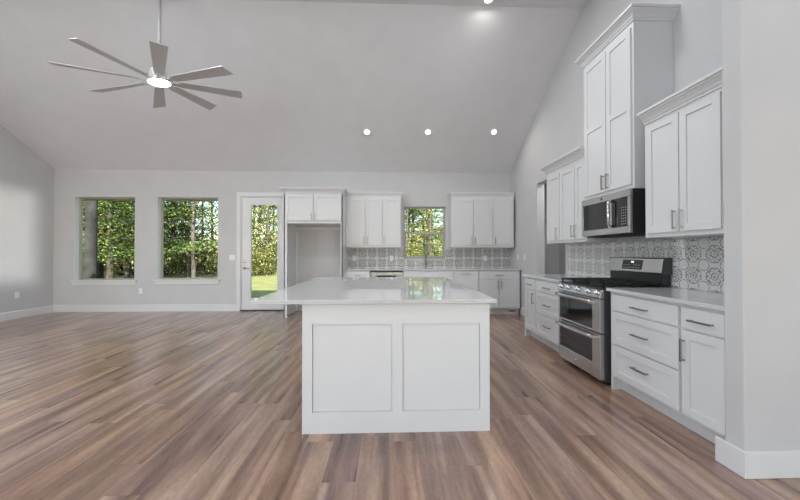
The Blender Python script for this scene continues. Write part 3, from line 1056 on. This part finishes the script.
ld = bpy.data.lights.new('fan_lamp', 'AREA')
ld.shape = 'DISK'
ld.size = .28
ld.energy = 2.5
ld.color = (1, .96, .9)
lo = bpy.data.objects.new('fan_lamp', ld)
lo.parent = t
lo.location = (0, 0, dz - .06)
COL.objects.link(lo)

# ---------------------------------------------------------------- recessed lights
def can(label, loc, slope, power):
    t = thing('recessed_light', label, 'light', loc, 0, 'recessed ceiling lights')
    t.rotation_euler = (slope, 0, 0)
    MB().lathe([(.047, -.003), (.052, -.010), (.082, -.008), (.086, 0)], None, 28).build('trim_ring', M['plate'], t)
    MB().lathe([(.048, -.002), (.044, -.005), (0, -.006)], None, 24).build('lens', M['canlens'], t)
    d = bpy.data.lights.new('can_lamp', 'AREA')
    d.shape = 'DISK'
    d.size = .12
    d.energy = power
    d.color = (1, .96, .91)
    o = bpy.data.objects.new('can_lamp', d)
    o.parent = t
    o.location = (0, 0, -.02)
    COL.objects.link(o)
sa = -math.atan(SL)
for x, y, lab in ((-.415, 6.137, 'leftmost of the three lit recessed lights on the ceiling slope'), (.740, 6.122, 'middle one of the three lit recessed lights on the ceiling slope'),
                  (1.999, 6.105, 'recessed light on the ceiling slope nearest the right wall')):
    can(lab, (x, y, HB + SL * (YB - y) - .001), sa, 4)
can('recessed light in the flat ceiling at the top edge of the picture', (1.315, 4.235, HC - .001), 0, 4.5)

hl = bpy.data.lights.new('hall_fill', 'AREA')  # added unseen fill that brightens the passage
hl.size = .3
hl.energy = 9
ho = bpy.data.objects.new('hall_fill', hl)
ho.location = (3.2, 5.3, 2.7)
COL.objects.link(ho)

# ---------------------------------------------------------------- outside: eave, roof, lawn, trees
GZ = -.16
ev = MB()
ev.box((XL - .6, YB + WT, 2.46), (XE + .4, 7.70, 2.49)).box((XL - .6, 7.70, 2.44), (XE + .4, 7.74, 2.66))
structure(ev.build('trim_2', M['soffit']), 'tan eave soffit outside above the windows')
rf = MB()
prf = [(7.76, 2.62), (7.76, 2.70), (YC, 4.86), (YF - .2, 4.86), (YF - 3.9, 2.75), (YF - 3.9, 2.65), (YF - .2, 4.74), (YC, 4.74)]  # long front overhang added to keep sun out of the front windows
rf.prism(prf, 'x', XL - .6, XE + .5)
structure(rf.build('roof', M['roof']), 'shingled roof of the house')
g = MB()
nx, ny = 30, 20
gv, gf = [], []
for j in range(ny + 1):
    for i in range(nx + 1):
        X, Y = -60 + 100 * i / nx, YB + WT + 60 * j / ny
        gv.append((X, Y, GZ + (random.uniform(-.03, .05) if j > 1 else 0) + max(0, Y - 22) * .012))
for j in range(ny):
    for i in range(nx):
        a = j * (nx + 1) + i
        gf.append((a, a + 1, a + nx + 2, a + nx + 1))
g.add(gv, gf, True)
tag(g.build('lawn', M['grass']), 'sunlit grass lawn behind the house', 'lawn', None, 'stuff')
structure(B((-4.3, YB + WT, GZ - .05), (-1.2, 9.0, GZ + .10), 'floor_patio', M['concrete']), 'concrete patio slab outside the door')

def leaf_quads(mb, centre, n, spread, flat, size, rnd):
    cx, cy, cz = centre
    for _ in range(n):
        px, py, pz = cx + rnd.gauss(0, spread), cy + rnd.gauss(0, spread), cz + rnd.gauss(0, spread * flat)
        s = size * rnd.uniform(.6, 1.4)
        a = Vector((rnd.gauss(0, 1), rnd.gauss(0, 1), rnd.gauss(0, .6))).normalized() * s
        b = a.cross(Vector((rnd.gauss(0, 1), rnd.gauss(0, 1), rnd.gauss(0, 1)))).normalized() * s * .55
        c_ = Vector((px, py, pz))
        k = len(mb.v)
        mb.v += [tuple(c_ - a), tuple(c_ + b), tuple(c_ + a), tuple(c_ - b)]
        mb.f.append((k, k + 1, k + 2, k + 3))
        mb.sm.append(False)

def tree_parts(kind, seed):
    rnd = random.Random(seed)
    tr, fo = MB(), MB()
    if kind == 'pine':
        H, R, base = 13.0, 2.5, 1.2
        tr.tube([(rnd.uniform(-.05, .05) * z, rnd.uniform(-.03, .03) * z, z) for z in (-.3, 0, 1.5, 4, 8, 13)], [.19, .16, .14, .12, .08, .03], 10)
        z = base
        while z < H:
            rr = R * (1 - (z / H) ** 1.6) + .3
            for _ in range(6):
                a = rnd.uniform(0, 2 * PI)
                L_ = rr * rnd.uniform(.6, 1.05)
                tip = (math.cos(a) * L_, math.sin(a) * L_, z + L_ * rnd.uniform(-.12, .18))
                tr.tube([(0, 0, z), tip], [.03, .008], 5, False)
                for s in (.45, .7, .95):
                    leaf_quads(fo, (tip[0] * s, tip[1] * s, z + (tip[2] - z) * s), 46, .24, .28, .046, rnd)
            z += rnd.uniform(.42, .6)
        return tr, fo, 'pine', 'bark'
    if kind == 'broad':
        H = 9.5
        tr.tube([(rnd.uniform(-.04, .04) * z, rnd.uniform(-.04, .04) * z, z) for z in (-.3, 0, 1.5, 3.5, 6, 9)], [.17, .14, .12, .10, .07, .02], 9)
        for _ in range(95):
            z = rnd.uniform(1.0, H)
            a, rr = rnd.uniform(0, 2 * PI), 2.1 * math.sqrt(rnd.random()) * (1 - .5 * abs(z - 5) / 5)
            c_ = (math.cos(a) * rr, math.sin(a) * rr, z)
            if rnd.random() < .5:
                tr.tube([(0, 0, max(.8, z - rr * .6)), c_], [.035, .008], 5, False)
            leaf_quads(fo, c_, 44, .34, .8, .055, rnd)
        return tr, fo, 'broad', 'bark_grey'
    if kind == 'bare':
        tr.tube([(rnd.uniform(-.03, .03) * z, rnd.uniform(-.03, .03) * z, z) for z in (-.3, 0, 2, 5, 10)], [.12, .10, .09, .07, .03], 8)
        for _ in range(16):
            z, a = rnd.uniform(1.2, 8), rnd.uniform(0, 2 * PI)
            L_ = rnd.uniform(.6, 1.8)
            tip = (math.cos(a) * L_, math.sin(a) * L_, z + L_ * .7)
            tr.tube([(0, 0, z), tip], [.025, .006], 5, False)
            leaf_quads(fo, tip, 24, .3, .8, .045, rnd)
        return tr, fo, 'broad', 'bark_grey'
    # shrub
    for _ in range(7):
        a = rnd.uniform(0, 2 * PI)
        tr.tube([(0, 0, -.1), (math.cos(a) * .5, math.sin(a) * .5, rnd.uniform(.6, 1.2))], [.025, .008], 5, False)
    for _ in range(32):
        a, rr = rnd.uniform(0, 2 * PI), 1.1 * math.sqrt(rnd.random())
        leaf_quads(fo, (math.cos(a) * rr, math.sin(a) * rr, rnd.uniform(.15, 1.35)), 44, .22, .8, .05, rnd)
    return tr, fo, 'shrub', 'bark'

LIB = {}
def plant(kind, var, x, y, s, label, cat, group, name):
    key = (kind, var)
    if key not in LIB:
        tr, fo, lm, bk = tree_parts(kind, hash(key[1]) + len(kind) * 17)
        e = bpy.data.objects.new(name, None)
        COL.objects.link(e)
        tr.build('trunk' if kind != 'shrub' else 'stem', M[bk], e)
        fo.build('foliage', M[lm], e)
        LIB[key] = e
    else:
        e = copy_tree(LIB[key])
        e.name = name
    e.location = (x, y, GZ + max(0, y - 22) * .012)
    e.scale = (s, s, s)
    e.rotation_euler = (0, 0, random.uniform(0, 2 * PI))
    for k in ('label', 'category', 'group'):
        if k in e:
            del e[k]
    tag(e, label, cat, group)
    return e
# the big trunk right outside the left window
e = thing('pine_tree', 'thick pine trunk close outside the left window', 'tree', (-9.70, 10.9, GZ))
tr = MB().tube([(0, 0, -.2), (0, 0, .1), (.02, 0, 2), (.05, 0, 5), (.05, 0, 12)], [.20, .168, .155, .14, .08], 16)
rnd = random.Random(3)
fo = MB()
for _ in range(34):
    z, a = rnd.uniform(2.6, 11), rnd.uniform(0, 2 * PI)
    L_ = rnd.uniform(1.0, 2.4)
    tip = (math.cos(a) * L_, math.sin(a) * L_, z + L_ * rnd.uniform(-.2, .2))
    tr.tube([(0, 0, z), tip], [.04, .01], 6, False)
    for s in (.5, .75, 1.0):
        leaf_quads(fo, (tip[0] * s, tip[1] * s, z + (tip[2] - z) * s), 36, .26, .35, .055, rnd)
tr.build('trunk', M['bark'], e)
fo.build('foliage', M['pine'], e)

rnd = random.Random(11)
def wood(lo, hi, n, kinds, y0, y1, what, group):
    for i in range(n):
        y = y0 + (y1 - y0) * ((i + .5) / n) + rnd.uniform(-.8, .8)
        r_ = lo + (hi - lo) * ((i * .618 + rnd.uniform(-.08, .08)) % 1.0)
        k = kinds[i % len(kinds)]
        nm = {'pine': 'pine_tree', 'broad': 'leafy_tree', 'bare': 'slender_tree'}[k]
        lab = {'pine': 'green pine tree in the woods seen through the ', 'broad': 'yellow-green leafy tree in the woods seen through the ',
               'bare': 'slender thin-trunked tree in the woods seen through the '}[k] + what
        plant(k, i % 2, r_ * y, y, rnd.uniform(.85, 1.2), lab, 'tree', nm.replace('_', ' ') + 's ' + group, nm)
wood(-1.02, -.72, 12, ['pine', 'broad', 'pine', 'broad'], 13.5, 27, 'left window', 'beyond the left window')
wood(-.74, -.48, 13, ['pine', 'bare', 'pine', 'broad', 'bare'], 12.8, 28, 'window beside the door', 'beyond the window beside the door')
wood(-.46, -.30, 9, ['broad', 'broad', 'bare', 'pine'], 20, 32, 'glazed door', 'beyond the glazed door')
wood(-.02, .24, 17, ['broad', 'broad', 'bare', 'pine'], 19, 33, 'small kitchen window', 'beyond the small kitchen window')
for lo, hi, n, what in ((-1.0, -.74, 7, 'left window'), (-.72, -.5, 6, 'window beside the door'), (-.46, -.32, 5, 'glazed door'), (0, .22, 5, 'small kitchen window')):
    for i in range(n):
        y = 18.5 + rnd.uniform(0, 4)
        plant('shrub', i % 2, (lo + (hi - lo) * (i + .5) / n) * y, y, rnd.uniform(.8, 1.4), 'low green shrub at the lawn edge seen through the ' + what, 'shrub', 'shrubs beyond the ' + what, 'shrub')
